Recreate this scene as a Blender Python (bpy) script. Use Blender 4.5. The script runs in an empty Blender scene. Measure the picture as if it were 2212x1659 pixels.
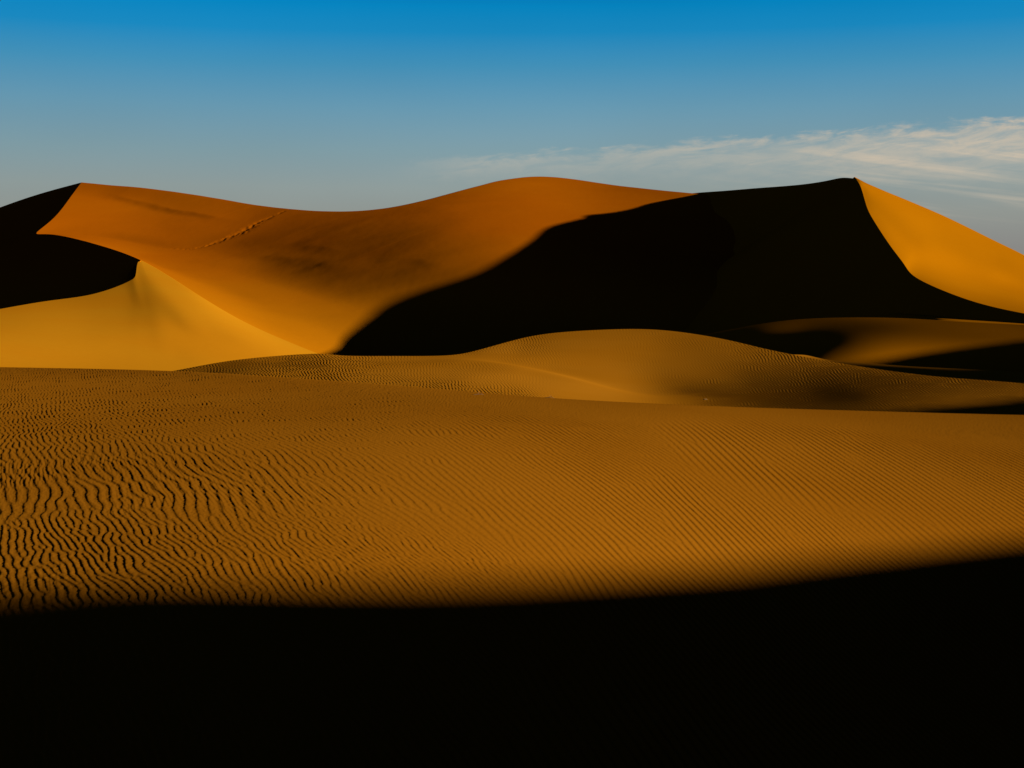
import bpy, math, numpy as np
from mathutils import Vector

# ------------------------------------------------------------------ camera, sky, sun, exposure
scene = bpy.context.scene
W_REF, F_PX = 2212.0, 3039.0
cam_d = bpy.data.cameras.new("camera")
cam = bpy.data.objects.new("camera", cam_d)
scene.collection.objects.link(cam)
cam_d.sensor_fit = 'HORIZONTAL'
cam_d.sensor_width = 36.0
cam_d.lens = 36.0 * F_PX / W_REF
cam_d.shift_y = -(829.5 - 650.0) / W_REF          # level camera, horizon above the middle of the frame
cam_d.clip_start, cam_d.clip_end = 0.1, 20000.0
cam.location = (0, 0, 0)
cam.rotation_euler = (math.radians(90), 0, 0)
scene.camera = cam

SUN_EL, SUN_AZ = math.radians(6.8), math.radians(20.0)   # low sun, from the right and a little behind the camera
sun_dir = Vector((math.cos(SUN_EL) * math.cos(SUN_AZ), -math.cos(SUN_EL) * math.sin(SUN_AZ), math.sin(SUN_EL)))
sun_d = bpy.data.lights.new("sun", 'SUN')
sun_d.energy = 5.0
sun_d.angle = math.radians(0.6)
sun_d.color = (1.0, 0.90, 0.72)
sun = bpy.data.objects.new("sun", sun_d)
scene.collection.objects.link(sun)
sun.rotation_euler = sun_dir.to_track_quat('Z', 'Y').to_euler()

scene.view_settings.view_transform = 'Standard'
scene.view_settings.look = 'None'
scene.view_settings.gamma = 1.0
scene.view_settings.exposure = 2.0
scene.cycles.max_bounces = 2
scene.cycles.diffuse_bounces = 0
scene.cycles.use_adaptive_sampling = False


def srgb(r, g, b):
    f = lambda c: c / 255 / 12.92 if c / 255 <= 0.04045 else ((c / 255 + 0.055) / 1.055) ** 2.4
    return (f(r), f(g), f(b), 1.0)


class NT:
    """tiny helper for node trees"""
    def __init__(self, tree):
        self.t = tree
        tree.nodes.clear()

    def n(self, kind, **kw):
        nd = self.t.nodes.new(kind)
        for k, v in kw.items():
            setattr(nd, k, v)
        return nd

    def put(self, sock, v):
        if hasattr(v, 'is_output'):
            self.t.links.new(v, sock)
        elif v is not None:
            sock.default_value = v

    def math(self, op, a, b=None, c=None, clamp=False):
        nd = self.n('ShaderNodeMath', operation=op, use_clamp=clamp)
        for i, v in enumerate((a, b, c)):
            if v is not None:
                self.put(nd.inputs[i], v)
        return nd.outputs[0]

    def mixc(self, fac, a, b, blend='MIX'):
        nd = self.n('ShaderNodeMix', data_type='RGBA', blend_type=blend)
        self.put(nd.inputs[0], fac)
        self.put(nd.inputs[6], a)
        self.put(nd.inputs[7], b)
        return nd.outputs[2]

    def step(self, x, lo, hi, smooth=True):
        nd = self.n('ShaderNodeMapRange', interpolation_type='SMOOTHSTEP' if smooth else 'LINEAR')
        self.put(nd.inputs[0], x)
        self.put(nd.inputs[1], lo)
        self.put(nd.inputs[2], hi)
        return nd.outputs[0]

    def ramp(self, fac, stops, interp='LINEAR'):
        nd = self.n('ShaderNodeValToRGB')
        cr = nd.color_ramp
        cr.interpolation = interp
        while len(cr.elements) > 1:
            cr.elements.remove(cr.elements[-1])
        cr.elements[0].position, cr.elements[0].color = stops[0]
        for p, c in stops[1:]:
            e = cr.elements.new(p)
            e.color = c
        self.put(nd.inputs[0], fac)
        return nd.outputs[0]


world = bpy.data.worlds.new("World")
scene.world = world
world.use_nodes = True
w = NT(world.node_tree)
tc = w.n('ShaderNodeTexCoord')
sep = w.n('ShaderNodeSeparateXYZ')
w.put(sep.inputs[0], tc.outputs['Generated'])
dx, dy, dz = sep.outputs
# air colour by elevation (sine of the angle above the horizon): grey dust at the horizon, deep blue above
el = w.math('MAXIMUM', dz, 0.0)
air = w.ramp(w.math('MULTIPLY', el, 2.0, clamp=True), [
    (0.00, srgb(128, 126, 124)), (0.07, srgb(134, 133, 130)), (0.12, srgb(143, 148, 143)), (0.16, srgb(141, 154, 153)),
    (0.21, srgb(126, 155, 164)), (0.27, srgb(102, 151, 175)), (0.33, srgb(64, 142, 182)), (0.375, srgb(22, 134, 189)),
    (0.41, srgb(0, 130, 189)), (0.45, srgb(0, 95, 165)), (0.52, srgb(10, 40, 88)), (0.62, srgb(14, 24, 50)), (1.0, srgb(12, 18, 34))])
nish = w.n('ShaderNodeTexSky', sky_type='NISHITA', sun_disc=False)
nish.sun_elevation = SUN_EL
nish.sun_rotation = math.radians(90) + SUN_AZ
# slow brightness variation of the air
vn = w.n('ShaderNodeTexNoise')
vmap = w.n('ShaderNodeMapping')
vmap.inputs['Scale'].default_value = (2.2, 2.2, 7.0)
w.put(vmap.inputs[0], tc.outputs['Generated'])
w.put(vn.inputs['Vector'], vmap.outputs[0])
vn.inputs['Scale'].default_value = 1.6
vn.inputs['Detail'].default_value = 2
# cloud bank: direction measured as azimuth tangent u and elevation tangent v
iy = w.math('MAXIMUM', dy, 0.02)
u = w.math('DIVIDE', dx, iy)
v = w.math('DIVIDE', dz, iy)
front = w.step(dy, 0.15, 0.45)


def dir_noise(su, sv, shear, zoff, detail, rough, dist=0.0):
    c = w.n('ShaderNodeCombineXYZ')
    w.put(c.inputs[0], w.math('MULTIPLY', u, su))
    w.put(c.inputs[1], w.math('MULTIPLY', w.math('MULTIPLY_ADD', u, -shear, v), sv))
    c.inputs[2].default_value = zoff
    n = w.n('ShaderNodeTexNoise')
    w.put(n.inputs['Vector'], c.outputs[0])
    n.inputs['Scale'].default_value = 1.0
    n.inputs['Detail'].default_value = detail
    n.inputs['Roughness'].default_value = rough
    n.inputs['Distortion'].default_value = dist
    return n.outputs[0]


wisp = dir_noise(24, 130, 0.11, 0.0, 10, 0.66, 0.5)      # long fibres
puff = dir_noise(60, 130, 0.05, 3.0, 5, 0.55, 0.2)       # small heads along the top edge
lump = dir_noise(5, 26, 0.10, 7.0, 3, 0.5)
low = dir_noise(4.5, 95, -0.12, 11.0, 6, 0.55, 0.2)      # lower sheets, sinking to the right
top = w.math('ADD', w.math('MULTIPLY_ADD', u, 0.058, 0.1035), w.math('MULTIPLY', w.math('MULTIPLY', u, u), 0.04))
rag = w.math('ADD', w.math('MULTIPLY_ADD', wisp, 0.020, -0.010), w.math('MULTIPLY_ADD', puff, 0.014, -0.007))
dtop = w.math('SUBTRACT', w.math('ADD', top, rag), v)           # distance below the top line
edge = w.step(dtop, -0.0035, 0.0055)
depth = w.math('MULTIPLY_ADD', u, 0.085, 0.025)
fade = w.math('SUBTRACT', 1.0, w.step(dtop, 0.002, depth))
side = w.step(u, -0.12, 0.36, smooth=False)
tex = w.math('MULTIPLY', w.math('MULTIPLY_ADD', w.step(wisp, 0.36, 0.62), 0.60, 0.38), w.math('MULTIPLY_ADD', w.step(lump, 0.35, 0.62), 0.45, 0.55))
amt = w.math('MULTIPLY', w.math('MULTIPLY', edge, fade), w.math('MULTIPLY', tex, w.math('MULTIPLY_ADD', side, 0.95, 0.30)))
amt = w.math('MULTIPLY', amt, w.step(u, -0.10, -0.02))
heads = w.math('MULTIPLY', w.math('MULTIPLY', w.step(puff, 0.54, 0.70), edge), w.math('MULTIPLY', w.math('SUBTRACT', 1.0, w.step(dtop, 0.004, 0.012)), w.step(u, 0.05, 0.34)))
amt = w.math('ADD', amt, w.math('MULTIPLY', heads, 0.26))
veil = w.math('MULTIPLY', w.math('MULTIPLY', w.step(low, 0.42, 0.70), w.step(u, 0.08, 0.34)),
              w.math('MULTIPLY', w.step(v, 0.050, 0.075), w.math('SUBTRACT', 1.0, w.step(v, 0.098, 0.118))))
amt = w.math('ADD', amt, w.math('MULTIPLY', veil, 0.72))
amt = w.math('MULTIPLY', amt, w.math('MULTIPLY', front, 0.8), clamp=True)
skyc = w.mixc(amt, air, srgb(206, 190, 168))
bright = w.math('MULTIPLY', w.math('MULTIPLY_ADD', vn.outputs[0], 0.22, 0.89), w.math('MULTIPLY_ADD', w.step(dy, -0.5, 0.5), 0.2, 0.8))   # the sky is darker away from the scene
gain = w.n('ShaderNodeVectorMath', operation='SCALE')
w.put(gain.inputs[0], skyc)
w.put(gain.inputs['Scale'], w.math('MULTIPLY', bright, 0.25))    # undoes the exposure, so the sky keeps the colours above
bg = w.n('ShaderNodeBackground')
w.put(bg.inputs[0], gain.outputs[0])
bg.inputs[1].default_value = 1.0
bg2 = w.n('ShaderNodeBackground')
w.put(bg2.inputs[0], nish.outputs[0])
bg2.inputs[1].default_value = NISHITA_S = 0.0003
add = w.n('ShaderNodeAddShader')
w.put(add.inputs[0], bg.outputs[0])
w.put(add.inputs[1], bg2.outputs[0])
wo = w.n('ShaderNodeOutputWorld')
w.put(wo.inputs[0], add.outputs[0])
world.cycles.sampling_method = 'MANUAL'
world.cycles.sample_map_resolution = 512


# ------------------------------------------------------------------ surface tools
def ncs(n, t):
    """natural cubic spline through n points at 0..n-1: basis matrix at t"""
    A = np.zeros((n, n)); B = np.zeros((n, n)); A[0, 0] = A[-1, -1] = 1
    for i in range(1, n - 1):
        A[i, i - 1:i + 2] = [1, 4, 1]; B[i, i - 1:i + 2] = [6, -12, 6]
    M = np.linalg.solve(A, B)
    t = np.asarray(t, float); i = np.clip(np.floor(t).astype(int), 0, n - 2); u = t - i
    I = np.eye(n); a = (1 - u)[:, None]; b = u[:, None]
    return a * I[i] + b * I[i + 1] + ((a ** 3 - a) * M[i] + (b ** 3 - b) * M[i + 1]) / 6


def patch(net, s, t):
    P = np.asarray(net, float)
    return np.einsum('ai,bj,ijc->abc', ncs(P.shape[0], s), ncs(P.shape[1], t), P)


def skirt(G, side, dirv, steps):
    """extend grid G past one side; steps = [(horizontal, drop), ...] measured from the edge"""
    dirv = np.array(dirv, float)
    if side in ('top', 'bottom'):
        e = G[0] if side == 'top' else G[-1]
        rows = [e + np.array([dirv[0] * h, dirv[1] * h, -d]) for h, d in steps]
        return np.concatenate([np.array(rows[::-1]), G]) if side == 'top' else np.concatenate([G, np.array(rows)])
    e = G[:, 0] if side == 'left' else G[:, -1]
    cols = [e + np.array([dirv[0] * h, dirv[1] * h, -d]) for h, d in steps]
    if side == 'left':
        return np.concatenate([np.stack(cols[::-1], 1), G], 1)
    return np.concatenate([G, np.stack(cols, 1)], 1)


def grid_mesh(name, grids, mat, smooth=True):
    """one mesh object from one or more grids of points (each a separate sheet of the same dune)"""
    V, Q, off = [], [], 0
    for G in grids:
        m, n = G.shape[:2]
        i = (np.arange(m - 1)[:, None] * n + np.arange(n - 1)[None]).ravel() + off
        q = np.stack([i, i + 1, i + n + 1, i + n], 1)
        # faces should look up
        a, b, c = G[m // 2, n // 2], G[m // 2, min(n // 2 + 1, n - 1)], G[min(m // 2 + 1, m - 1), n // 2]
        if np.cross(b - a, c - a)[2] < 0:
            q = q[:, ::-1]
        V.append(G.reshape(-1, 3)); Q.append(q); off += m * n
    V = np.concatenate(V).astype(np.float32); Q = np.concatenate(Q).astype(np.int32)
    me = bpy.data.meshes.new(name)
    me.vertices.add(len(V)); me.vertices.foreach_set('co', V.ravel())
    me.loops.add(Q.size); me.loops.foreach_set('vertex_index', Q.ravel())
    me.polygons.add(len(Q))
    me.polygons.foreach_set('loop_start', np.arange(0, Q.size, 4, dtype=np.int32))
    me.polygons.foreach_set('loop_total', np.full(len(Q), 4, dtype=np.int32))
    me.polygons.foreach_set('use_smooth', np.full(len(Q), smooth, dtype=bool))
    me.update(calc_edges=True)
    me.materials.append(mat)
    ob = bpy.data.objects.new(name, me)
    scene.collection.objects.link(ob)
    return ob


def structure(ob, label=None):
    ob['kind'] = 'structure'
    if label:
        ob['label'] = label
    return ob


def hash_noise(x, y, seed=0, octaves=1, rough=0.5):
    """smooth value noise"""
    rng = np.random.RandomState(seed)
    tab = rng.rand(256, 256)
    out = np.zeros_like(x); a = 1.0; tot = 0
    for o in range(octaves):
        xi = np.floor(x).astype(np.int64); yi = np.floor(y).astype(np.int64)
        fx = x - xi; fy = y - yi
        fx = fx * fx * fx * (fx * (fx * 6 - 15) + 10); fy = fy * fy * fy * (fy * (fy * 6 - 15) + 10)
        g = lambda i, j: tab[i & 255, j & 255]
        out += a * ((g(xi, yi) * (1 - fx) + g(xi + 1, yi) * fx) * (1 - fy) + (g(xi, yi + 1) * (1 - fx) + g(xi + 1, yi + 1) * fx) * fy - 0.5)
        tot += a; a *= rough; x = x * 2.03 + 17.1; y = y * 2.03 + 5.7
    return out / tot * 2


# ------------------------------------------------------------------ wind ripples
RN, RPX = 2048, 0.0212            # pattern cells, metres per cell


def smooth01(x, a, b):
    t = np.clip((x - a) / (b - a), 0, 1)
    return t * t * (3 - 2 * t)


def ripple_tile():
    """grow a wind-ripple pattern: noise is band-passed and sharpened again and again, so crests
    line up, fork and end as they do on real sand. Wavelength and straightness vary with place."""
    n = RN
    rng = np.random.RandomState(7)
    kx = np.fft.fftfreq(n, RPX)[:, None]              # cycles per metre along X
    ky = np.fft.rfftfreq(n, RPX)[None, :]
    k = np.sqrt(kx ** 2 + ky ** 2) + 1e-9
    def filt(lam, ang, dk, da):
        # ang: lean of the crest lines from +Y, clockwise positive; wave vector is across them
        th = math.radians(-ang)
        c = (kx * math.cos(th) + ky * math.sin(th)) / k
        d = np.arccos(np.clip(np.abs(c), 0, 1))
        r = np.log(k * lam)
        return (np.exp(-0.5 * (r / dk) ** 2) * np.exp(-0.5 * (d / math.radians(da)) ** 2)).astype(np.float32)
    gx = (np.arange(n) * RPX)[:, None] * np.ones((1, n)) - 22.0   # X
    gy = (np.arange(n) * RPX)[None, :] * np.ones((n, 1)) + 4.0    # Y
    az = gx / gy
    wob = hash_noise(gx * 0.35, gy * 0.16, 3, 2)
    left = 1 - smooth01(az + 0.08 * wob, -0.12, 0.06)
    right = smooth01(az + 0.04 * wob, 0.05, 0.20)
    mid = np.clip(1 - left - right, 0, 1)
    far_r = smooth01(gy + 1.5 * wob + 14 * (az - 0.3), 17.0, 21.0) * (1 - smooth01(gy + wob, 28.0, 33.0))
    near = 1 - smooth01(gy + 3.0 * wob, 10.0, 14.5)
    big = left * np.exp(-0.5 * ((gy - 15.5 - 2 * wob) / 3.0) ** 2)
    bank = [
        (filt(0.118, -20, 0.24, 14), np.clip(big * 1.1, 0, 1) * (1 - near)),
        (filt(0.088, -21, 0.26, 15), None),
        (filt(0.105, -14, 0.18, 8.0), mid * (1 - near)),
        (filt(0.105, -6, 0.13, 4.0), right * (1 - near) * (1 - far_r)),
        (filt(0.145, -3, 0.16, 4.5), right * (1 - near) * far_r),
        (filt(0.068, -23, 0.3, 22), near * (1 - smooth01(az, -0.05, 0.12))),
        (filt(0.09, -10, 0.16, 6), near * smooth01(az, -0.05, 0.12)),
    ]
    tot = sum(b[1] for b in bank if b[1] is not None)
    bank[1] = (bank[1][0], np.clip(1 - tot, 0, 1))
    bank = [(a, b.astype(np.float32)) for a, b in bank]
    h = rng.randn(n, n).astype(np.float32)
    for it in range(ITERS):
        H = np.fft.rfft2(h)
        out = np.zeros((n, n), np.float32)
        for f, m in bank:
            out += np.fft.irfft2(H * f, s=(n, n)).astype(np.float32) * m
        # local contrast stays even; sharpen towards flat stoss sides and narrow crests
        sd = float(out.std()) + 1e-9
        h = np.tanh(1.6 * out / sd)
    out = out / sd
    # quadrature along X gives the local phase, from which the lopsided ripple profile is made.
    # The carrier wave is divided out, so the slow envelope can be interpolated without beading.
    H = np.fft.fft(out, axis=0)
    kk = np.fft.fftfreq(n)[:, None]
    H *= (1 + np.sign(kk))
    zc = np.fft.ifft(H, axis=0)
    i = np.arange(n)
    zc *= np.exp(-2j * np.pi * (CAR[0] * i[:, None] + CAR[1] * i[None, :]))
    return zc.astype(np.complex64)


CAR = (RPX / 0.105 * math.cos(math.radians(15)), RPX / 0.105 * math.sin(math.radians(15)))
ITERS = 12


def profile(ph, lee=0.24):
    """ripple height over phase: steep lee to the left (-X), long stoss to the right (+X), rounded"""
    x = (ph / (2 * math.pi)) % 1.0
    x0 = lee
    up = 0.5 - 0.5 * np.cos(np.pi * np.clip(x / x0, 0, 1))
    dn = 0.5 + 0.5 * np.cos(np.pi * np.clip((x - x0) / (1 - x0), 0, 1))
    return np.where(x < x0, up, dn) - 0.5


def small_tile(n=1024, cells=8.0, spread=9, seed=5):
    """seamless tile of even ripples, crest lines along +Y, one wavelength = `cells` cells"""
    rng = np.random.RandomState(seed)
    kx = np.fft.fftfreq(n)[:, None]; ky = np.fft.rfftfreq(n)[None]
    k = np.sqrt(kx ** 2 + ky ** 2) + 1e-9
    d = np.arccos(np.clip(np.abs(kx) / k, 0, 1))
    f = np.exp(-0.5 * (np.log(k * cells) / 0.2) ** 2) * np.exp(-0.5 * (d / math.radians(spread)) ** 2)
    h = rng.randn(n, n)
    for it in range(7):
        out = np.fft.irfft2(np.fft.rfft2(h) * f, s=(n, n)); out /= out.std(); h = np.tanh(1.5 * out)
    H = np.fft.fft(out, axis=0) * (1 + np.sign(np.fft.fftfreq(n)[:, None]))
    return (np.fft.ifft(H, axis=0) * np.exp(-2j * np.pi * np.arange(n)[:, None] / cells)).astype(np.complex64)


def sample_tile(tab, x, y):
    n = tab.shape[0]
    i = np.floor(x).astype(int); j = np.floor(y).astype(int); a = x - i; b = y - j
    i0, i1, j0, j1 = i % n, (i + 1) % n, j % n, (j + 1) % n
    z = (tab[i0, j0] * (1 - a) + tab[i1, j0] * a) * (1 - b) + (tab[i0, j1] * (1 - a) + tab[i1, j1] * a) * b
    z = z * np.exp(2j * np.pi * x / 8)
    return profile(np.angle(z), 0.3) * np.clip(np.abs(z) / 1.4, 0, 1.2)


TILE = small_tile()
ENV = ripple_tile()


def ripples(x, y):
    """ripple height (-0.5..0.5) at world x, y; the grown field is mirrored beyond its borders"""
    n = RN
    def mir(a):
        a = np.mod(a, 2 * (n - 1)); return np.where(a > n - 1, 2 * (n - 1) - a, a)
    fx = mir((x + 22.0) / RPX); fy = mir((y - 4.0) / RPX)
    i = np.clip(np.floor(fx).astype(int), 0, n - 2); j = np.clip(np.floor(fy).astype(int), 0, n - 2)
    a = fx - i; b = fy - j
    z = (ENV[i, j] * (1 - a) + ENV[i + 1, j] * a) * (1 - b) + (ENV[i, j + 1] * (1 - a) + ENV[i + 1, j + 1] * a) * b
    z = z * np.exp(2j * np.pi * (CAR[0] * fx + CAR[1] * fy))
    return profile(np.angle(z)) * np.clip(np.sqrt(np.abs(z) / 1.5), 0, 1.1)


# ------------------------------------------------------------------ materials
def sand(name, col, col2, scale=0.05, grain=0.0, grain_scale=60, low=None, mottle=0.10):
    m = bpy.data.materials.new(name)
    m.use_nodes = True
    t = NT(m.node_tree)
    geo = t.n('ShaderNodeNewGeometry')
    n1 = t.n('ShaderNodeTexNoise'); t.put(n1.inputs['Vector'], geo.outputs['Position'])
    n1.inputs['Scale'].default_value = scale; n1.inputs['Detail'].default_value = 4
    c = t.mixc(t.step(n1.outputs[0], 0.35, 0.65), col, col2)
    if low:                                  # yellower colour low on the slope, blended in by height: (height from, height to, colour)
        z = t.n('ShaderNodeSeparateXYZ'); t.put(z.inputs[0], geo.outputs['Position'])
        hz = t.math('ADD', z.outputs[2], t.math('MULTIPLY_ADD', n1.outputs[0], 10.0, -5.0))
        c = t.mixc(t.step(hz, low[0], low[1]), low[2], c)
    n2 = t.n('ShaderNodeTexNoise'); t.put(n2.inputs['Vector'], geo.outputs['Position'])
    n2.inputs['Scale'].default_value = grain_scale; n2.inputs['Detail'].default_value = 3
    n2.inputs['Roughness'].default_value = 0.7
    g = t.math('MULTIPLY_ADD', n2.outputs[0], mottle * 2, 1 - mottle)
    vs = t.n('ShaderNodeVectorMath', operation='SCALE')
    t.put(vs.inputs[0], c); t.put(vs.inputs['Scale'], g)
    b = t.n('ShaderNodeBsdfDiffuse')
    t.put(b.inputs[0], vs.outputs[0]); b.inputs[1].default_value = 0.3
    if grain:
        bp = t.n('ShaderNodeBump'); bp.inputs['Strength'].default_value = 1.0
        bp.inputs['Distance'].default_value = grain
        t.put(bp.inputs['Height'], n2.outputs[0])
        t.put(b.inputs['Normal'], bp.outputs[0])
    o = t.n('ShaderNodeOutputMaterial'); t.put(o.inputs[0], b.outputs[0])
    return m


red_sand = sand('red_sand', (0.1565, 0.0410, 0.0004, 1), (0.1504, 0.0360, 0.0003, 1), 0.012, 0, 0.6, low=(-12, 22, (0.165, 0.055, 0.0008, 1)), mottle=0.05)
gold_sand = sand('gold_sand', (0.1911, 0.0772, 0.0024, 1), (0.1911, 0.0724, 0.0020, 1), 0.02, 0, 0.8, mottle=0.05)
amber_sand = sand('amber_sand', (0.188, 0.0650, 0.0004, 1), (0.182, 0.0615, 0.0003, 1), 0.015, 0, 0.8, mottle=0.05)
pale_sand = sand('pale_sand', (0.1870, 0.0699, 0.0033, 1), (0.1789, 0.0650, 0.0024, 1), 0.05, 0, 6, mottle=0.08)
near_sand = sand('near_sand', (0.136, 0.0485, 0.0022, 1), (0.128, 0.0445, 0.0018, 1), 0.15, 0.0, 70, mottle=0.10)

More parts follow.
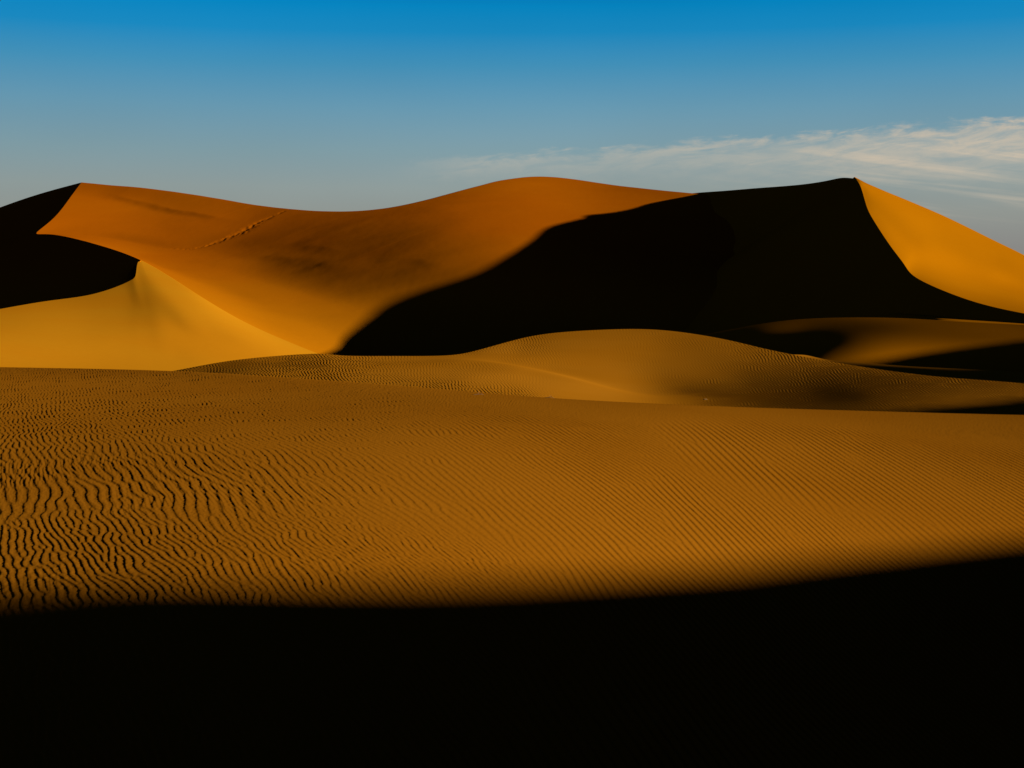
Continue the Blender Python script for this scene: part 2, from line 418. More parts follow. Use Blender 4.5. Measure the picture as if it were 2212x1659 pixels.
NETS = {
'back': [[[-183.42,599.37,50.49],[-146.35,588.29,46.07],[-114.19,572.66,40.7],[-88.49,553.31,36.23],[-62.81,536.17,34.05],[-41.7,537.0,36.58],[-19.61,562.32,44.41],[8.63,596.18,52.77],[37.71,590.76,49.38],[65.02,574.37,44.6],[91.67,563.92,41.75]],[[-183.14,582.19,42.34],[-149.08,575.57,39.44],[-120.14,557.96,35.18],[-93.8,538.49,31.27],[-63.73,513.43,27.56],[-40.5,507.13,28.99],[-18.35,525.33,35.44],[6.84,565.59,44.5],[35.29,571.02,43.49],[63.91,560.63,40.45],[88.76,546.02,37.66]],[[-176.17,540.23,31.64],[-151.33,549.41,31.94],[-124.21,535.89,28.7],[-96.55,519.9,25.2],[-64.68,495.46,21.54],[-40.15,486.67,22.79],[-17.2,495.17,27.69],[5.33,528.92,35.55],[31.58,541.78,36.01],[59.56,538.42,34.45],[85.66,526.99,31.68]],[[-176.17,521.31,25.22],[-150.22,527.15,26.02],[-124.03,519.18,23.06],[-95.74,505.12,19.95],[-64.22,480.69,16.61],[-39.71,471.37,17.84],[-16.58,475.31,21.9],[3.93,497.5,27.83],[27.47,509.0,28.47],[54.56,511.75,27.79],[81.88,503.68,24.86]],[[-169.33,517.71,24.45],[-144.44,517.98,22.17],[-118.02,506.04,18.66],[-91.63,492.33,16.25],[-62.1,467.37,12.71],[-38.62,457.48,13.55],[-16.56,460.7,17.49],[2.34,474.97,21.88],[24.19,482.96,22.29],[51.86,489.38,21.94],[78.45,482.59,19.09]],[[-148.73,497.79,20.48],[-130.64,497.94,17.31],[-106.96,485.33,13.69],[-84.75,475.13,11.79],[-58.68,452.38,8.24],[-37.32,442.98,8.78],[-17.24,444.68,12.4],[0.26,451.68,15.47],[21.53,456.86,15.64],[49.68,465.56,15.1],[75.22,462.74,12.79]],[[-124.58,472.06,13.67],[-110.86,463.98,10.03],[-93.9,458.17,7.53],[-75.32,448.33,5.16],[-53.86,432.69,2.72],[-36.09,427.86,3.44],[-18.9,427.55,5.72],[-2.03,429.37,7.96],[20.29,429.12,7.96],[45.67,428.27,6.54],[69.1,425.07,5.06]],[[-86.14,379.37,2.62],[-83.48,410.84,1.53],[-74.44,415.89,0.21],[-62.96,415.89,-0.84],[-47.87,411.94,-1.97],[-33.51,410.04,-2.17],[-19.52,410.92,-1.29],[-3.33,410.94,-0.37],[19.38,408.54,-0.37],[43.2,405.3,-1.17],[65.05,400.18,-2.5]],[[-66.0,356.87,-6.22],[-60.95,372.79,-6.37],[-55.54,384.1,-6.57],[-48.53,388.19,-6.91],[-39.55,389.58,-7.36],[-29.84,389.53,-7.89],[-19.14,391.08,-7.81],[-3.56,392.68,-7.55],[18.58,392.34,-7.55],[41.52,389.39,-8.09],[62.64,385.35,-8.76]],[[-48.89,357.16,-13.52],[-41.23,361.24,-14.05],[-35.91,364.59,-14.45],[-30.86,366.32,-15.07],[-26.05,366.55,-15.68],[-20.03,366.6,-16.29],[-12.79,366.67,-16.89],[-0.73,368.5,-16.98],[17.48,368.97,-17.0],[39.06,366.38,-17.48],[59.0,362.97,-17.92]]],
'slip_left': [[[-183.93,601.05,50.63],[-208.86,627.82,48.34],[-237.69,653.11,43.41],[-277.29,670.93,32.01],[-313.61,677.85,20.07]],[[-182.41,579.85,42.17],[-201.3,596.25,38.85],[-226.71,622.94,35.87],[-264.06,644.03,26.49],[-300.94,650.46,14.98]],[[-176.65,541.7,31.73],[-190.12,552.37,27.81],[-210.7,573.76,24.54],[-242.12,590.52,16.52],[-284.02,613.9,9.09]],[[-178.97,529.61,25.62],[-188.08,531.2,20.98],[-203.49,539.62,15.98],[-228.43,552.7,9.09],[-269.13,581.72,3.83]],[[-170.05,519.9,24.55],[-172.39,510.61,17.64],[-184.43,511.4,11.78],[-208.84,521.93,5.15],[-252.57,549.82,-0.9]],[[-148.18,495.96,20.4],[-151.29,486.03,12.79],[-163.97,485.66,6.39],[-188.11,494.51,0.0],[-236.23,521.74,-6.87]],[[-122.31,463.48,13.42],[-120.86,451.78,7.43],[-129.11,442.85,-1.46],[-148.63,449.0,-7.39],[-220.83,494.92,-14.66]]],
'gold': [[[-111.58,250.06,-4.11],[-111.96,282.13,-2.97],[-112.36,308.72,-1.73],[-111.32,336.29,0.0],[-106.01,351.72,1.5],[-104.39,373.23,4.05],[-104.99,388.14,5.88],[-110.47,413.44,8.43],[-124.59,472.09,13.67],[-105.42,424.9,8.11],[-86.52,381.08,2.63],[-75.73,367.64,-1.94],[-65.96,356.66,-6.22],[-57.46,356.34,-10.32],[-48.95,357.6,-13.53]],[[-92.22,206.67,-6.07],[-90.34,227.66,-5.71],[-89.54,246.04,-5.3],[-88.57,267.56,-4.68],[-85.88,284.93,-4.11],[-84.12,301.14,-2.92],[-82.94,309.39,-2.04],[-83.29,319.0,-0.9],[-85.71,337.26,1.13],[-75.51,317.07,-1.19],[-66.39,304.65,-3.82],[-58.91,297.99,-6.35],[-52.37,295.09,-8.87],[-46.83,302.37,-11.6],[-43.24,329.14,-14.73]],[[-84.72,189.88,-7.67],[-81.11,204.39,-7.68],[-78.85,216.67,-7.63],[-76.45,230.95,-7.51],[-73.7,244.52,-7.45],[-71.94,257.85,-7.04],[-70.6,265.39,-6.7],[-69.72,272.45,-6.19],[-69.37,282.27,-5.25],[-63.9,278.27,-6.5],[-57.84,275.27,-8.04],[-52.2,273.87,-9.6],[-46.84,273.84,-11.19],[-41.55,278.08,-12.91],[-37.54,296.47,-15.02]],[[-78.68,176.34,-9.08],[-74.15,186.84,-9.35],[-71.19,195.62,-9.56],[-68.16,205.9,-9.78],[-64.91,215.35,-10.01],[-62.52,224.33,-10.07],[-60.8,230.31,-10.11],[-59.34,236.7,-10.09],[-58.09,244.7,-9.93],[-54.28,245.51,-10.54],[-50.11,247.7,-11.36],[-46.03,250.85,-12.24],[-41.99,255.0,-13.18],[-37.74,262.1,-14.28],[-33.74,276.83,-15.67]],[[-72.63,162.77,-10.18],[-66.89,168.56,-10.54],[-63.25,173.81,-10.87],[-59.6,180.05,-11.26],[-56.25,186.62,-11.67],[-53.49,192.16,-12.01],[-51.35,196.06,-12.26],[-49.15,200.23,-12.52],[-46.93,204.91,-12.81],[-44.66,210.1,-13.14],[-42.19,216.94,-13.56],[-39.75,225.39,-14.09],[-37.19,234.95,-14.69],[-34.09,246.1,-15.39],[-30.68,261.88,-16.37]]],
'r_lit': [[[127.66,524.26,46.23],[118.05,477.69,41.22],[115.92,459.89,38.49],[117.78,456.56,37.04],[121.06,454.76,35.29],[125.4,454.21,33.43],[130.17,452.63,31.14],[134.64,450.14,28.77],[139.44,446.52,25.88],[145.19,439.47,21.59],[149.47,430.97,17.67],[153.35,421.37,13.73],[159.06,394.93,4.94],[167.69,379.17,-2.25]],[[122.41,502.61,44.24],[115.22,466.85,40.02],[113.0,450.26,36.93],[111.88,436.97,33.48],[112.22,426.78,30.44],[113.28,416.87,27.17],[114.95,407.4,23.65],[117.08,400.3,20.53],[119.81,393.93,17.44],[125.91,388.13,13.43],[132.15,384.65,10.19],[139.06,382.09,7.22],[151.51,376.17,1.23],[164.82,372.69,-3.79]],[[120.53,494.75,43.47],[113.67,461.22,39.27],[110.75,443.26,35.6],[107.18,421.95,30.37],[105.71,407.21,26.41],[105.12,393.34,22.22],[105.01,379.68,17.83],[105.17,368.17,14.1],[106.44,359.91,10.85],[113.7,357.26,7.01],[120.93,355.46,4.1],[129.47,355.76,1.71],[140.93,349.9,-2.18],[153.98,348.18,-5.06]],[[117.56,481.47,41.83],[112.48,456.98,38.65],[108.85,437.57,34.41],[103.3,409.81,27.64],[100.47,391.97,22.96],[98.1,373.12,17.93],[95.19,351.08,12.71],[92.63,331.98,8.52],[90.62,315.11,5.18],[90.01,288.24,1.47],[90.26,267.87,-0.79],[91.84,252.36,-2.24],[94.66,235.03,-3.63],[98.25,222.16,-4.17]]],
'bowl': [[[17.43,273.06,-9.88],[27.94,270.41,-8.01],[37.55,269.16,-6.29],[47.37,269.59,-4.44],[55.72,267.08,-3.43],[63.89,260.98,-3.09],[71.16,253.22,-3.17],[77.91,243.09,-3.6],[85.18,234.06,-4.0],[92.18,225.2,-4.59],[99.42,216.74,-5.71]],[[17.32,271.31,-10.9],[27.54,266.55,-9.34],[36.58,262.16,-7.91],[45.55,259.23,-6.42],[53.28,255.38,-5.61],[60.73,248.05,-5.25],[67.46,240.07,-5.21],[74.45,232.29,-5.46],[82.23,225.94,-5.71],[90.05,219.99,-6.13],[98.08,213.82,-6.94]],[[17.11,268.01,-12.03],[26.96,260.9,-10.82],[35.47,254.21,-9.71],[43.59,248.08,-8.59],[50.05,239.93,-7.85],[56.57,231.06,-7.45],[63.74,226.83,-7.39],[71.68,223.64,-7.55],[80.1,220.08,-7.69],[88.42,215.99,-7.92],[97.04,211.56,-8.41]],[[16.76,262.51,-13.11],[26.02,251.79,-12.18],[33.65,241.15,-11.3],[40.4,229.93,-10.4],[45.62,218.67,-9.7],[52.26,213.48,-9.42],[60.35,214.75,-9.51],[69.19,215.87,-9.67],[78.21,214.9,-9.75],[86.99,212.52,-9.81],[96.13,209.58,-9.97]],[[16.35,256.11,-13.91],[24.95,241.52,-13.11],[31.56,226.23,-12.28],[37.01,210.6,-11.43],[42.28,202.68,-11.0],[49.76,203.26,-11.04],[57.87,205.92,-11.18],[66.95,208.88,-11.34],[76.47,210.12,-11.41],[85.75,209.48,-11.37],[95.37,207.91,-11.29]]],
'mid': [[[-46.5,155.98,-9.14],[-41.09,154.95,-8.26],[-37.72,156.81,-7.79],[-34.35,161.6,-7.18],[-29.48,164.06,-6.59],[-23.13,165.0,-6.19],[-19.26,159.92,-6.21],[-13.16,156.16,-6.12],[-7.39,153.73,-5.97],[-4.09,163.39,-5.75],[0.24,181.99,-5.09],[6.0,193.94,-4.4],[15.25,198.08,-3.98],[21.86,193.13,-4.13],[26.72,178.85,-4.83],[29.37,164.06,-5.56],[32.18,149.55,-6.15],[34.24,134.45,-6.42],[35.46,119.21,-6.35],[37.02,110.94,-6.24],[38.45,105.65,-6.19],[40.56,99.08,-6.19],[42.79,93.28,-6.29]],[[-45.73,153.4,-8.91],[-40.45,152.52,-8.29],[-36.25,150.7,-7.81],[-32.37,152.26,-7.35],[-27.04,150.5,-6.85],[-20.49,146.17,-6.45],[-16.78,139.3,-6.33],[-11.19,132.88,-6.16],[-6.22,129.5,-6.08],[-3.42,136.68,-6.11],[0.2,151.72,-6.05],[4.96,160.27,-5.85],[12.69,164.79,-5.79],[18.44,162.9,-5.95],[22.99,153.91,-6.32],[25.72,143.66,-6.68],[28.15,130.81,-6.83],[29.48,115.76,-6.65],[30.55,102.68,-6.36],[32.37,97.01,-6.25],[34.31,94.28,-6.25],[37.36,91.26,-6.35],[40.47,88.23,-6.5]],[[-45.14,151.43,-8.72],[-39.44,148.7,-8.24],[-34.39,142.98,-7.72],[-29.41,138.36,-7.21],[-23.77,132.32,-6.74],[-17.67,126.09,-6.41],[-14.49,120.27,-6.26],[-9.6,113.94,-6.1],[-5.25,109.23,-6.01],[-2.79,111.55,-6.05],[0.16,121.76,-6.3],[4.11,132.96,-6.69],[10.89,141.48,-7.1],[15.92,140.6,-7.26],[19.96,133.64,-7.37],[22.23,124.21,-7.35],[24.05,111.76,-7.08],[25.13,98.68,-6.63],[26.74,89.9,-6.35],[29.07,87.12,-6.32],[31.41,86.31,-6.39],[34.98,85.45,-6.55],[38.51,83.95,-6.7]],[[-43.02,144.3,-8.24],[-38.24,144.2,-8.15],[-31.63,131.5,-7.39],[-26.37,124.04,-6.94],[-21.16,117.77,-6.63],[-15.56,110.99,-6.38],[-12.85,106.73,-6.26],[-8.47,100.55,-6.11],[-4.55,94.78,-5.98],[-2.34,93.45,-5.96],[0.13,95.61,-6.08],[3.11,100.65,-6.46],[8.83,114.68,-7.48],[13.3,117.48,-7.85],[16.49,110.4,-7.65],[18.35,102.5,-7.36],[20.08,93.3,-6.94],[21.68,85.12,-6.55],[23.89,80.3,-6.37],[26.34,78.96,-6.37],[28.67,78.79,-6.44],[32.28,78.85,-6.6],[35.95,78.38,-6.74]],[[-30.53,102.4,-5.8],[-34.55,130.29,-7.5],[-29.87,124.18,-7.24],[-24.73,116.33,-6.95],[-19.37,107.8,-6.65],[-13.9,99.16,-6.36],[-11.47,95.23,-6.22],[-7.41,87.96,-5.98],[-3.86,80.39,-5.72],[-1.92,76.79,-5.62],[0.1,74.62,-5.63],[2.27,73.35,-5.72],[6.23,80.86,-6.49],[9.86,87.1,-7.14],[12.83,85.91,-7.16],[14.79,82.64,-6.97],[16.83,78.22,-6.69],[18.88,74.14,-6.43],[21.36,71.79,-6.31],[23.79,71.31,-6.33],[26.0,71.44,-6.39],[29.38,71.77,-6.51],[32.97,71.88,-6.62]]],
'mid2': [[[28.08,187.99,-7.73],[33.19,188.91,-7.33],[38.34,191.33,-7.3],[40.66,191.86,-7.51],[41.75,185.51,-7.78],[44.15,180.33,-7.89],[48.96,174.23,-8.08],[54.26,169.3,-8.19],[60.0,164.85,-8.3],[65.79,160.73,-8.36],[71.72,156.36,-8.49]],[[27.98,187.3,-8.14],[32.95,187.54,-7.71],[37.74,188.32,-7.62],[39.64,187.07,-7.76],[41.06,182.42,-8.07],[43.7,178.48,-8.22],[48.6,172.95,-8.42],[53.97,168.39,-8.53],[59.72,164.09,-8.64],[65.5,160.02,-8.69],[71.42,155.7,-8.81]],[[27.77,185.89,-9.18],[32.46,184.76,-8.69],[36.71,183.18,-8.5],[38.45,181.46,-8.6],[40.18,178.51,-8.96],[42.98,175.57,-9.13],[48.01,170.86,-9.33],[53.45,166.77,-9.44],[59.19,162.63,-9.53],[64.93,158.63,-9.55],[70.81,154.37,-9.65]],[[27.47,183.91,-10.59],[31.96,181.88,-10.05],[35.96,179.46,-9.8],[37.68,177.82,-9.89],[39.5,175.5,-10.25],[42.34,172.95,-10.41],[47.45,168.84,-10.61],[52.88,164.98,-10.69],[58.58,160.95,-10.75],[64.28,157.02,-10.75],[70.11,152.85,-10.81]]],
'front': [[[-30.84,64.37,-2.86],[-21.8,54.93,-2.55],[-15.17,48.23,-2.31],[-9.94,42.77,-2.15],[-5.67,37.77,-2.09],[-2.31,34.08,-2.09],[0.46,31.69,-2.16],[3.07,31.68,-2.31],[5.95,33.23,-2.53],[9.15,35.01,-2.75],[13.45,36.95,-3.0],[19.52,39.7,-3.3]],[[-26.06,54.39,-2.95],[-18.54,46.71,-2.63],[-13.06,41.52,-2.4],[-8.61,37.06,-2.23],[-4.86,32.41,-2.11],[-1.95,28.75,-2.04],[0.39,26.94,-2.1],[2.68,27.65,-2.29],[5.29,29.54,-2.54],[8.21,31.41,-2.78],[12.15,33.39,-3.04],[17.59,35.79,-3.33]],[[-18.87,39.38,-2.79],[-13.7,34.53,-2.51],[-9.76,31.03,-2.3],[-6.48,27.91,-2.14],[-3.73,24.89,-2.03],[-1.57,23.17,-2.03],[0.33,22.84,-2.16],[2.31,23.84,-2.37],[4.58,25.57,-2.62],[7.16,27.42,-2.88],[10.73,29.47,-3.17],[15.59,31.71,-3.48]],[[-12.18,25.42,-2.38],[-9.25,23.3,-2.23],[-6.8,21.62,-2.1],[-4.69,20.21,-2.01],[-2.87,19.09,-2.0],[-1.27,18.78,-2.08],[0.28,19.15,-2.25],[1.96,20.27,-2.48],[3.9,21.8,-2.74],[6.12,23.42,-3.0],[9.24,25.38,-3.31],[13.65,27.78,-3.68]],[[-8.28,17.27,-2.19],[-6.56,16.54,-2.12],[-5.01,15.93,-2.06],[-3.59,15.47,-2.03],[-2.28,15.19,-2.05],[-1.04,15.38,-2.15],[0.23,16.08,-2.33],[1.68,17.32,-2.58],[3.37,18.84,-2.85],[5.33,20.42,-3.13],[8.11,22.29,-3.46],[12.06,24.53,-3.85]],[[-6.38,13.31,-2.19],[-5.14,12.95,-2.14],[-3.98,12.64,-2.11],[-2.89,12.43,-2.09],[-1.85,12.34,-2.12],[-0.85,12.61,-2.22],[0.19,13.31,-2.4],[1.4,14.48,-2.66],[2.85,15.93,-2.96],[4.55,17.42,-3.27],[6.97,19.16,-3.63],[10.39,21.14,-4.03]],[[-5.17,10.8,-2.26],[-4.19,10.57,-2.22],[-3.26,10.37,-2.19],[-2.38,10.23,-2.17],[-1.53,10.2,-2.19],[-0.71,10.43,-2.28],[0.16,11.02,-2.45],[1.16,12.0,-2.7],[2.38,13.27,-3.01],[3.82,14.64,-3.34],[5.92,16.26,-3.73],[8.89,18.09,-4.17]],[[-4.21,8.8,-2.32],[-3.43,8.65,-2.29],[-2.68,8.53,-2.26],[-1.96,8.45,-2.25],[-1.27,8.44,-2.26],[-0.59,8.63,-2.34],[0.13,9.08,-2.48],[0.95,9.81,-2.7],[1.93,10.8,-2.99],[3.11,11.92,-3.31],[4.86,13.34,-3.72],[7.37,15.0,-4.2]],[[-3.44,7.18,-2.36],[-2.81,7.09,-2.33],[-2.2,7.01,-2.31],[-1.62,6.97,-2.3],[-1.05,6.98,-2.31],[-0.48,7.14,-2.38],[0.11,7.48,-2.5],[0.78,8.01,-2.69],[1.56,8.71,-2.93],[2.49,9.52,-3.21],[3.86,10.6,-3.58],[5.89,11.99,-4.05]],[[-2.74,5.71,-2.41],[-2.25,5.66,-2.38],[-1.77,5.61,-2.36],[-1.3,5.59,-2.35],[-0.84,5.61,-2.36],[-0.39,5.73,-2.41],[0.09,5.98,-2.52],[0.61,6.34,-2.67],[1.22,6.8,-2.86],[1.91,7.31,-3.08],[2.92,8.01,-3.37],[4.38,8.91,-3.75]]]
}

FALL = [(4, .6), (12, 4), (30, 14), (60, 32), (90, 50)]

# ------------------------------------------------------------------ far dunes
G = patch(NETS['back'], np.linspace(0, 9, 560), np.linspace(0, 10, 900))
X, Y = G[..., 0], G[..., 1]


def line_dist(X, Y, line):
    """signed distance to a polyline (positive on the near side) and position along it 0..1"""
    best = np.full(X.shape, 1e9); along = np.zeros(X.shape); sgn = np.ones(X.shape)
    n = len(line) - 1
    for k in range(n):
        (ax, ay), (bx, by) = line[k], line[k + 1]
        ux, uy = bx - ax, by - ay
        q = np.clip(((X - ax) * ux + (Y - ay) * uy) / (ux * ux + uy * uy), 0, 1)
        d = np.hypot(X - ax - q * ux, Y - ay - q * uy)
        s = np.where((X - ax) * uy - (Y - ay) * ux > 0, -1.0, 1.0)
        m = d < best
        best = np.where(m, d, best); along = np.where(m, (k + q) / n, along); sgn = np.where(m, s, sgn)
    return best * sgn, along


SCARS = [[[[-174.2, 593.8], [-163.4, 587.5], [-147.0, 576.0], [-130.8, 562.7], [-114.9, 548.9], [-101.4, 540.0]], 0.5, 3.5], [[[-106.5, 508.5], [-89.1, 496.3], [-72.0, 480.8], [-55.6, 462.3], [-37.5, 443.9]], 0.28, 8], [[[-77.0, 501.4], [-65.4, 489.5], [-53.7, 472.6]], 0.18, 5], [[[-46.9, 465.9], [-34.0, 457.1], [-24.5, 448.6], [-15.4, 439.4]], 0.2, 5]]
for ln, a_, w_ in SCARS:                                  # old slides and wind lips on the big face
    d, al = line_dist(X, Y, ln)
    d = d + w_ * 0.35 * hash_noise(X * 0.12, Y * 0.12, 51, 2)
    tap = smooth01(al, 0, 0.3) * (1 - smooth01(al, 0.6, 1.0))
    G[..., 2] += a_ * tap * np.where(d < 0, np.exp(-(d / w_) ** 2), np.exp(-(d / (5 * w_)) ** 2))
d, al = line_dist(X, Y, [[-128.6, 510.2], [-122.9, 507.2], [-115.8, 505.6], [-111.4, 507.9], [-105.9, 513.6], [-100.4, 520.8], [-96.0, 534.6], [-90.8, 545.9], [-87.4, 552.1]])                        # footprints of walkers going up the face
prints = np.clip(0.55 + 0.9 * hash_noise(X * 0.9, Y * 0.45, 61, 2), 0, 1.3)
wt = 0.85 + 1.3 * np.exp(-((al - 0.62) / 0.16) ** 2)
G[..., 2] -= (0.09 + 0.12 * np.exp(-((al - 0.62) / 0.2) ** 2)) * prints * np.exp(-(d / wt) ** 2) * np.clip(al * 4, 0, 1)
edge_fade = np.clip(np.linspace(0, 900, 900) / 60, 0, 1)[None, :]
G[..., 2] += edge_fade * (0.32 * hash_noise(X * 0.016, Y * 0.035, 71, 3) + 0.012 * hash_noise(X * 0.25, Y * 0.12, 72, 3))

G = skirt(G, 'top', (0, 1), [(3, .4), (10, 3), (40, 18), (90, 45), (140, 70)])
G = skirt(G, 'bottom', (0, -1), [(15, 4), (40, 12), (90, 30)])
G = skirt(G, 'right', (1, 0), [(20, 4), (60, 14), (160, 60)])
D = patch(NETS['slip_left'], np.linspace(0, 6, 200), np.linspace(0, 4, 160))
D = skirt(D, 'right', (-1, -.2), [(30, 15), (80, 45)])
D = skirt(D, 'bottom', (-.2, -1), [(12, 6), (60, 40)])
D = skirt(D, 'top', (0, 1), [(3, .4), (10, 3), (40, 18), (90, 45), (140, 70)])
structure(grid_mesh('far_dune', [G, D], red_sand), 'huge far dune, its orange face lit beside a black slip face')

G = patch(NETS['gold'], np.linspace(0, 4, 300), np.linspace(0, 14, 700))
tg = np.linspace(0, 14, 700)
edge_pts = patch(NETS['back'], 6 + (np.clip(tg, 8, 14) - 8) / 2, [0])[:, 0]
shift = np.where((tg >= 8)[:, None], edge_pts - G[0], 0)            # both sheets meet in one crest line
G += shift[None] * np.clip(1 - np.linspace(0, 4, 300) / 0.8, 0, 1)[:, None, None] ** 2
G = skirt(G, 'bottom', (0, -1), [(15, 3), (60, 14), (120, 40)])
G = skirt(G, 'left', (-1, 0), [(20, 3), (60, 12), (120, 40)])
G = skirt(G, 'top', (0, 1), [(2, 1.), (10, 6), (40, 25)])
structure(grid_mesh('golden_dune', [G], gold_sand), 'golden dune shoulder on the left, in front of the black hollow')

# right-hand dune: lit face, and the slip face falling left from the same crest
R = patch(NETS['r_lit'], np.linspace(0, 3, 220), np.linspace(0, 13, 520))
crest = R[-1]
S0 = R[0, 0]
R2 = skirt(R, 'top', (0, 1), [(3, .3), (12, 4), (60, 26), (120, 60)])
R2 = skirt(R2, 'right', (1, 0), [(40, 10), (120, 50)])
RL = np.array([[38.3,600.0,39.09],[53.74,596.0,41.97],[64.84,590.0,43.68],[75.2,580.0,44.47],[83.81,561.0,43.84],[91.5,541.0,43.17],[99.73,528.0,42.91],[107.02,513.0,42.62],[112.54,500.0,42.86],[115.36,491.0,42.98],[117.56,481.47,41.83]], float)           # ridge running left and back from the summit
rl = patch(RL[None].repeat(2, 0), [0], np.linspace(0, len(RL) - 1, 200))[0]
line = np.concatenate([rl[:-1], crest])
fd = np.array([(0,-1,-.35),(.4,-1,-.3),(.5,-1,-.2),(.6,-1,-.15),(1,-1,-.15)], float)         # direction of fall along the line
ft = np.concatenate([np.linspace(0, 1, len(rl) - 1) * 0.5, np.linspace(0.5, 1, len(crest))])
dirs = np.stack([np.interp(ft, fd[:, 0], fd[:, 1]), np.interp(ft, fd[:, 0], fd[:, 2])], 1)
dirs /= np.linalg.norm(dirs, axis=1)[:, None]
floor_z = np.interp(line[:, 1], [240, 252, 268, 290, 330, 370, 420], [-5, -5.5, -8, -13, -15, -17, -24])
floor_z = np.minimum(floor_z, line[:, 2] - 0.3)
H = line[:, 2] - floor_z
rows = []
for f in np.linspace(0, 1, 60):
    run = H / math.tan(math.radians(31)) * f
    rows.append(np.stack([line[:, 0] + dirs[:, 0] * run, line[:, 1] + dirs[:, 1] * run, line[:, 2] - H * f], 1))
for f, dz in ((3, .1), (10, 1), (25, 8), (40, 30)):
    run = H / math.tan(math.radians(31)) + f
    rows.append(np.stack([line[:, 0] + dirs[:, 0] * run, line[:, 1] + dirs[:, 1] * run, floor_z - dz], 1))
SL = np.array(rows)
BK = skirt(rl[None][:, ::-1], 'top', (.3, 1), [(2, .3), (10, 4), (60, 26), (120, 60)])
structure(grid_mesh('great_dune', [R2, SL, BK], amber_sand), 'great dune on the right, amber lit face and black slip face')

G = patch(NETS['bowl'], np.linspace(0, 4, 260), np.linspace(0, 10, 560))

back = smooth01(G[0, :, 0], 66, 80)                      # on the right the sand runs back level to the great dune
rows = [G[0] + np.stack([0 * back, 0 * back + h, -dr * (1 - back) + 0.022 * h * back], 1) for h, dr in [(2, .1), (6, .8), (12, 2), (20, 4), (35, 9), (55, 16)]]
G = np.concatenate([np.array(rows[::-1]), G])
G = skirt(G, 'bottom', (0, -1), [(15, 3), (60, 14), (120, 40)])
G = skirt(G, 'right', (1, 0), [(20, 1), (60, 6), (120, 40)])
G = skirt(G, 'left', (-1, 0), [(20, 3), (60, 20)])
structure(grid_mesh('bowl_dune', [G], amber_sand), 'low bowl shaped dune before the black slip face')

G = patch(NETS['mid2'], np.linspace(0, 3, 160), np.linspace(0, 10, 500))
G = skirt(G, 'top', (0, 1), [(2, .2), (6, 1.2), (20, 7), (60, 26)])
G = skirt(G, 'bottom', (0, -1), [(10, 3), (30, 12), (60, 30)])
G = skirt(G, 'right', (1, 0), [(20, 1), (60, 20)])
G = skirt(G, 'left', (-1, 0), [(10, 4), (60, 40)])
structure(grid_mesh('low_ridge', [G], pale_sand), 'thin low ridge, only its crest lit, behind the middle dune')

# ------------------------------------------------------------------ middle dune with fine ripples
ss = np.linspace(0, 4, 500); tt = np.linspace(0, 22, 2800)
G = patch(NETS['mid'], ss, tt)
gu = np.gradient(G, axis=0); gv = np.gradient(G, axis=1)
nn = np.cross(gv, gu); nn /= np.linalg.norm(nn, axis=-1)[..., None]; nn *= np.sign(nn[..., 2:3])
facing = nn @ np.array(sun_dir)
# crest lines fan out gently from left to right across this dune
px = G[..., 0] / (1 + 0.0079 * (G[..., 1] - 95)) + 0.06 * G[..., 1]
py = G[..., 1]
LM = 0.23
wx = 0.25 * hash_noise(px * 0.12, py * 0.05, 9, 2)
r = sample_tile(TILE, (px + wx) / LM * 8, py / LM * 8)
amp = np.clip(0.85 + 0.7 * hash_noise(G[..., 0] * 0.05, G[..., 1] * 0.014, 12, 2), 0.3, 1.4)
amp *= 1 - 0.9 * smooth01(facing, 0.19, 0.26)            # swept smooth where the wind drives straight up the slope
d, al = line_dist(G[..., 0], G[..., 1], [[-5.9, 148.9], [-3.1, 143.9], [-0.2, 137.9], [2.0, 134.2], [4.0, 130.5], [6.2, 124.0], [8.3, 119.4], [10.4, 115.7], [12.1, 110.1]])
tap = smooth01(al, 0, 0.25) * (1 - smooth01(al, 0.6, 1.0))
G[..., 2] -= 0.26 * np.tanh(d / 2.2) * np.exp(-(d / 7.5) ** 2) * tap      # low swept shoulder running down the slope
amp *= 1 - 0.9 * np.exp(-(d / 3.5) ** 2)
G[..., 2] += r * amp * LM * (0.042 + 0.022 * smooth01(G[..., 0], 10, 24))
G = skirt(G, 'top', (0, 1), [(1, .05), (4, .7), (12, 4), (40, 18)])
G = skirt(G, 'bottom', (0, -1), [(5, .6), (15, 2.5), (40, 14)])
G = skirt(G, 'right', (1, 0), [(10, .4), (30, 5), (60, 20)])
G = skirt(G, 'left', (-1, 0), [(5, .5), (20, 6), (50, 20)])
structure(grid_mesh('middle_dune', [G], pale_sand), 'rippled rounded dune in the middle distance')

# ------------------------------------------------------------------ near dune: real rippled surface
netF = np.array(NETS['front'])
row_px = lambda P: 650 - P[..., 2] / P[..., 1] * F_PX
sfine = np.linspace(0, 9, 4000)
ypx = row_px(patch(netF, sfine, [5.0]))[:, 0]
ytar = np.concatenate([np.arange(ypx[0], 1340, 1.15), np.arange(1340, min(ypx[-1], 1900), 2.2)])
ss = np.interp(ytar, ypx, sfine)
tt = np.linspace(0, 11, 2300)
G = patch(netF, ss, tt)
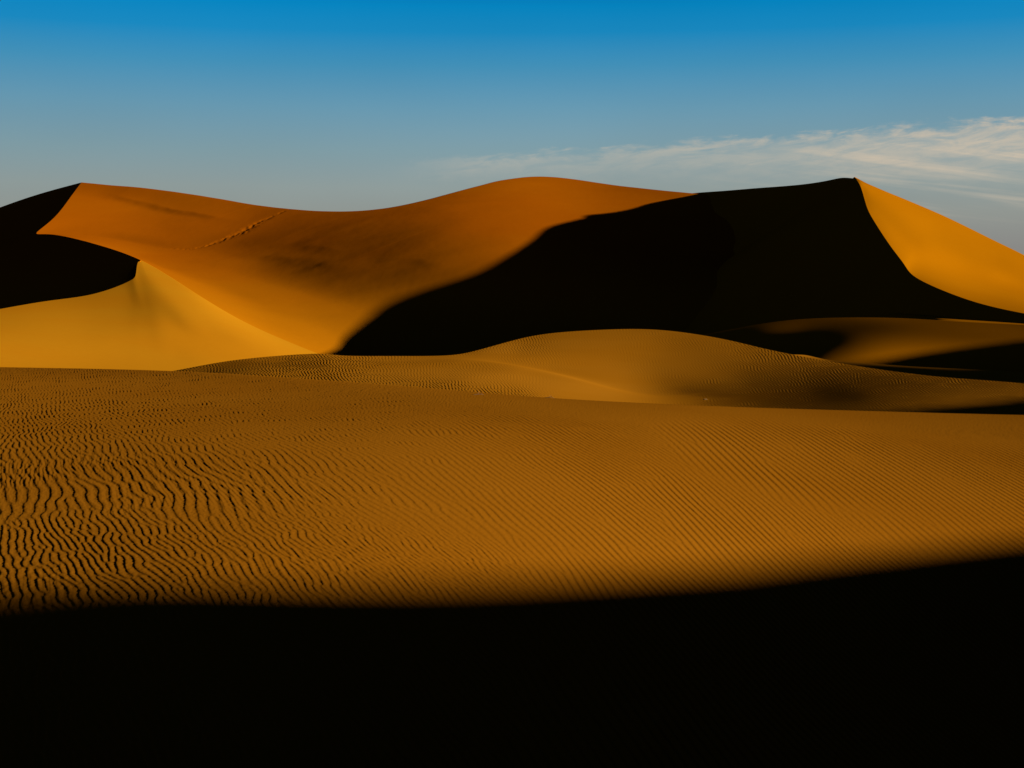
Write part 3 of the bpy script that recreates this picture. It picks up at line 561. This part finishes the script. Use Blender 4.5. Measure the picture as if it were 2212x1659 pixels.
# carry the rippled sheet on well past both edges of the picture
hs = 0.03 * (np.power(1.012, np.arange(1, 150)) - 1) / 0.012
for side in (0, 1):
    e, e1 = (G[:, 0], G[:, 60]) if side == 0 else (G[:, -1], G[:, -61])
    d = e - e1
    d /= np.hypot(d[:, 0], d[:, 1])[:, None]
    ext = e[:, None] + d[:, None] * hs[None, :, None] * (0.6 + e[:, 1] / 25)[:, None, None]
    G = np.concatenate([ext[:, ::-1], G], 1) if side == 0 else np.concatenate([G, ext], 1)
X, Y = G[..., 0], G[..., 1]
az = X / Y
wig = (0.030 * hash_noise(X * 2.2, Y * 1.7, 81, 1) + 0.05 * hash_noise(X * 0.7, Y * 0.6, 82, 1)) * (1 - smooth01(az, -0.12, 0.12))
base = ripples(X + wig, Y)
lam = 0.105 + 0.045 * (1 - smooth01(az, -0.22, 0.02)) * np.exp(-0.5 * ((Y - 15.5) / 3.2) ** 2)
steep = np.interp(az, [-0.36, -0.2, -0.05, 0.08, 0.2], [0.0165, 0.020, 0.030, 0.050, 0.056]) * (1 + 0.4 * smooth01(Y, 16, 30))
mod = 1 + 0.25 * hash_noise(X * 0.5, Y * 0.09, 21, 2)
mod *= 1 - 0.8 * smooth01(-np.arange(G.shape[0])[:, None] * 1.0, -50, 0) * smooth01(az, -0.1, 0.15)
fine = sample_tile(TILE, (X + 0.35 * Y) / 0.055 * 8, (Y - 0.35 * X) / 0.055 * 8)
G[..., 2] += fine * 0.0022 * (1 - smooth01(az, -0.15, 0.1)) * np.clip(0.4 + hash_noise(X * 0.8, Y * 0.4, 44, 2), 0, 1) * (1 - smooth01(Y, 14, 22))
G[..., 2] += base * lam * steep * mod
G[..., 2] += 0.0012 * hash_noise(X * 30, Y * 30, 5, 2)
G = skirt(G, 'top', (0.05, 1), [(.5, .03), (2, .3), (6, 1.8), (20, 8), (50, 20)])
G = skirt(G, 'bottom', (0, -1), [(2, .02), (10, .15), (25, .3), (60, .5)])
G = skirt(G, 'right', (1, 0), [(2, .15), (8, .5), (20, 1.5), (40, 8)])
G = skirt(G, 'left', (-1, 0), [(2, .05), (8, .4), (20, 2), (40, 12)])
structure(grid_mesh('near_dune', [G], near_sand), 'rippled near dune crossed by a wide black shadow')


# ------------------------------------------------------------------ dunes outside the frame that throw the long shadows
def ridge(name, line, fall_front, fall_back, mat, ground, plateau=0):
    P = np.array(line, float)
    L_ = np.concatenate([[0], np.cumsum(np.linalg.norm(np.diff(P, axis=0), axis=1))])
    s = np.linspace(0, L_[-1], 240)
    P = np.stack([np.interp(s, L_, P[:, k]) for k in range(3)], 1)
    for _ in range(3):
        P[1:-1] = (P[:-2] + 2 * P[1:-1] + P[2:]) / 4
    rows = []
    d1 = np.array(fall_front, float); d2 = np.array(fall_back, float)
    h = P[:, 2] - ground
    for f in (1.0, .8, .6, .4, .2, .08):
        k = plateau + h * f * 2.6
        rows.append(np.stack([P[:, 0] + d2[0] * k, P[:, 1] + d2[1] * k, P[:, 2] + (1.6 if plateau else 0) - h * f], 1))
    if plateau:
        for f in (.9, .6, .3, .1):
            rows.append(np.stack([P[:, 0] + d2[0] * plateau * f, P[:, 1] + d2[1] * plateau * f, P[:, 2] + 1.6 * f], 1))
    rows.append(P)
    for f in (.05, .2, .4, .6, .8, 1.0):
        h = P[:, 2] - ground
        rows.append(np.stack([P[:, 0] + d1[0] * h * f * 1.7, P[:, 1] + d1[1] * h * f * 1.7, P[:, 2] - h * f], 1))
    return structure(grid_mesh(name, [np.array(rows)], mat))


ridge('shading_dune', [[-5.67,-32.38,2.44],[10.33,-20.38,2.34],[23.33,-10.88,2.39],[34.33,-3.38,2.74],[35.29,-3.55,2.78],[36.03,-3.66,2.8],[36.74,-3.71,2.82],[37.59,-3.57,2.8],[38.43,-3.08,2.72],[40.03,-1.15,2.4],[41.06,0.17,2.18],[43.9,3.74,1.73],[46.79,6.62,1.43],[55.38,16.28,0.31],[63.97,25.95,-3.82]], (-.5, .85), (.3, -1), near_sand, -4.0)
ridge('shading_dune', [[56.65,47.43,0.38],[75.74,54.79,1.27],[86.35,58.87,1.76],[88.47,59.69,1.86],[93.61,62.74,1.97],[98.82,68.41,2.01],[104.03,74.09,1.05],[119.65,91.12,-4.83]], (-.4, .9), (.25, -1), pale_sand, -12.0, 45)
ridge('shading_dune', [[121.26,162.7,-0.15],[131.01,168.31,0.71],[140.76,173.92,1.58],[147.25,177.65,2.16],[153.64,183.33,2.83],[162.17,187.55,3.61],[168.4,189.0,4.43],[174.59,189.46,5.38],[184.85,189.71,6.83],[205.37,190.2,6.74]], (-.4, .9), (.25, -1), amber_sand, -16.0, 30)


# ------------------------------------------------------------------ small dry things lying on the sand
wood = bpy.data.materials.new('dry_wood')
wood.use_nodes = True
wt_ = NT(wood.node_tree)
wn_ = wt_.n('ShaderNodeTexNoise'); wn_.inputs['Scale'].default_value = 40
wb_ = wt_.n('ShaderNodeBsdfDiffuse')
wt_.put(wb_.inputs[0], wt_.mixc(wn_.outputs[0], (0.045, 0.022, 0.010, 1), (0.11, 0.06, 0.03, 1)))
wt_.put(wt_.n('ShaderNodeOutputMaterial').inputs[0], wb_.outputs[0])


def tube(bm, pts, radii, sides=8):
    rings = []
    for k, (p, r) in enumerate(zip(pts, radii)):
        p = Vector(p)
        d = (Vector(pts[min(k + 1, len(pts) - 1)]) - Vector(pts[max(k - 1, 0)])).normalized()
        q = d.to_track_quat('Z', 'Y')
        rings.append([bm.verts.new(p + q @ Vector((r * math.cos(2 * math.pi * i / sides), r * math.sin(2 * math.pi * i / sides), 0))) for i in range(sides)])
    for a, b in zip(rings[:-1], rings[1:]):
        for i in range(sides):
            bm.faces.new((a[i], a[(i + 1) % sides], b[(i + 1) % sides], b[i]))
    bm.faces.new(rings[0][::-1]); bm.faces.new(rings[-1])


import bmesh


def twig(loc, rot, size, label):
    root = bpy.data.objects.new('dry_twig', None)
    scene.collection.objects.link(root)
    root.location = loc; root.rotation_euler = (0, 0, rot)
    root['label'] = label; root['category'] = 'twig'; root['group'] = 'dry twigs lying on the near dune'
    def part(name, pts, radii):
        bm = bmesh.new(); tube(bm, [[c * size for c in p] for p in pts], [r * size for r in radii])
        me = bpy.data.meshes.new(name); bm.to_mesh(me); bm.free()
        me.materials.append(wood)
        for f in me.polygons: f.use_smooth = True
        o = bpy.data.objects.new(name, me); scene.collection.objects.link(o); o.parent = root
    part('stem', [(-.55, .05, .03), (-.3, .0, .05), (0, .03, .10), (.25, -.02, .13), (.5, .04, .07), (.62, .05, .01)], [.018, .026, .03, .028, .018, .008])
    part('shoot', [(0, .03, .10), (.12, .15, .22), (.16, .28, .30), (.28, .34, .31)], [.018, .014, .010, .004])
    part('shoot', [(.22, -.02, .13), (.30, -.12, .20), (.45, -.2, .22)], [.016, .011, .004])
    return root


TW = [[-0.77,31.39,-2.1],[0.82,31.44,-2.17]]
twig((TW[0][0], TW[0][1], TW[0][2] - 0.005), 0.15, 0.24, 'dark dry twig near the crest of the near dune, the left one of two')
twig((TW[1][0], TW[1][1], TW[1][2] - 0.005), -0.1, 0.20, 'dark dry twig near the crest of the near dune, the right one of two')

rock = bpy.data.materials.new('pale_stone')
rock.use_nodes = True
rt_ = NT(rock.node_tree)
rn_ = rt_.n('ShaderNodeTexNoise'); rn_.inputs['Scale'].default_value = 12
rb_ = rt_.n('ShaderNodeBsdfDiffuse')
rt_.put(rb_.inputs[0], rt_.mixc(rn_.outputs[0], (0.10, 0.055, 0.018, 1), (0.16, 0.09, 0.035, 1)))
rt_.put(rt_.n('ShaderNodeOutputMaterial').inputs[0], rb_.outputs[0])
bm = bmesh.new()
bmesh.ops.create_icosphere(bm, subdivisions=3, radius=1.0)
rs = np.random.RandomState(3)
for v_ in bm.verts:
    c = v_.co.copy()
    k = 1 + 0.18 * math.sin(3.1 * c.x + 1.3) * math.cos(2.7 * c.y) + 0.12 * math.sin(5.3 * c.z + 2 * c.x)
    v_.co = Vector((c.x * 0.22 * k, c.y * 0.14 * k, max(c.z * 0.075 * k, -0.04)))
me = bpy.data.meshes.new('stone'); bm.to_mesh(me); bm.free(); me.materials.append(rock)
st_ = bpy.data.objects.new('stone', me)
scene.collection.objects.link(st_)
st_.location = [15.12,110.01,-7.72]
st_['label'] = 'small pale stone lying low on the middle dune just above the near dune crest'
st_['category'] = 'stone'

# ------------------------------------------------------------------ desert floor out to the horizon
g = np.concatenate([-np.geomspace(6000, 40, 40), np.linspace(-30, 30, 7), np.geomspace(40, 6000, 40)])
gx, gy = np.meshgrid(g, g + 200)
rr = np.hypot(gx, gy - 200)
gz = -26 + 7 * hash_noise(gx * 0.006, gy * 0.006, 31, 3) * smooth01(rr, 500, 1500)
structure(grid_mesh('ground', [np.stack([gx, gy, gz], -1)], amber_sand), 'sand floor of the desert')
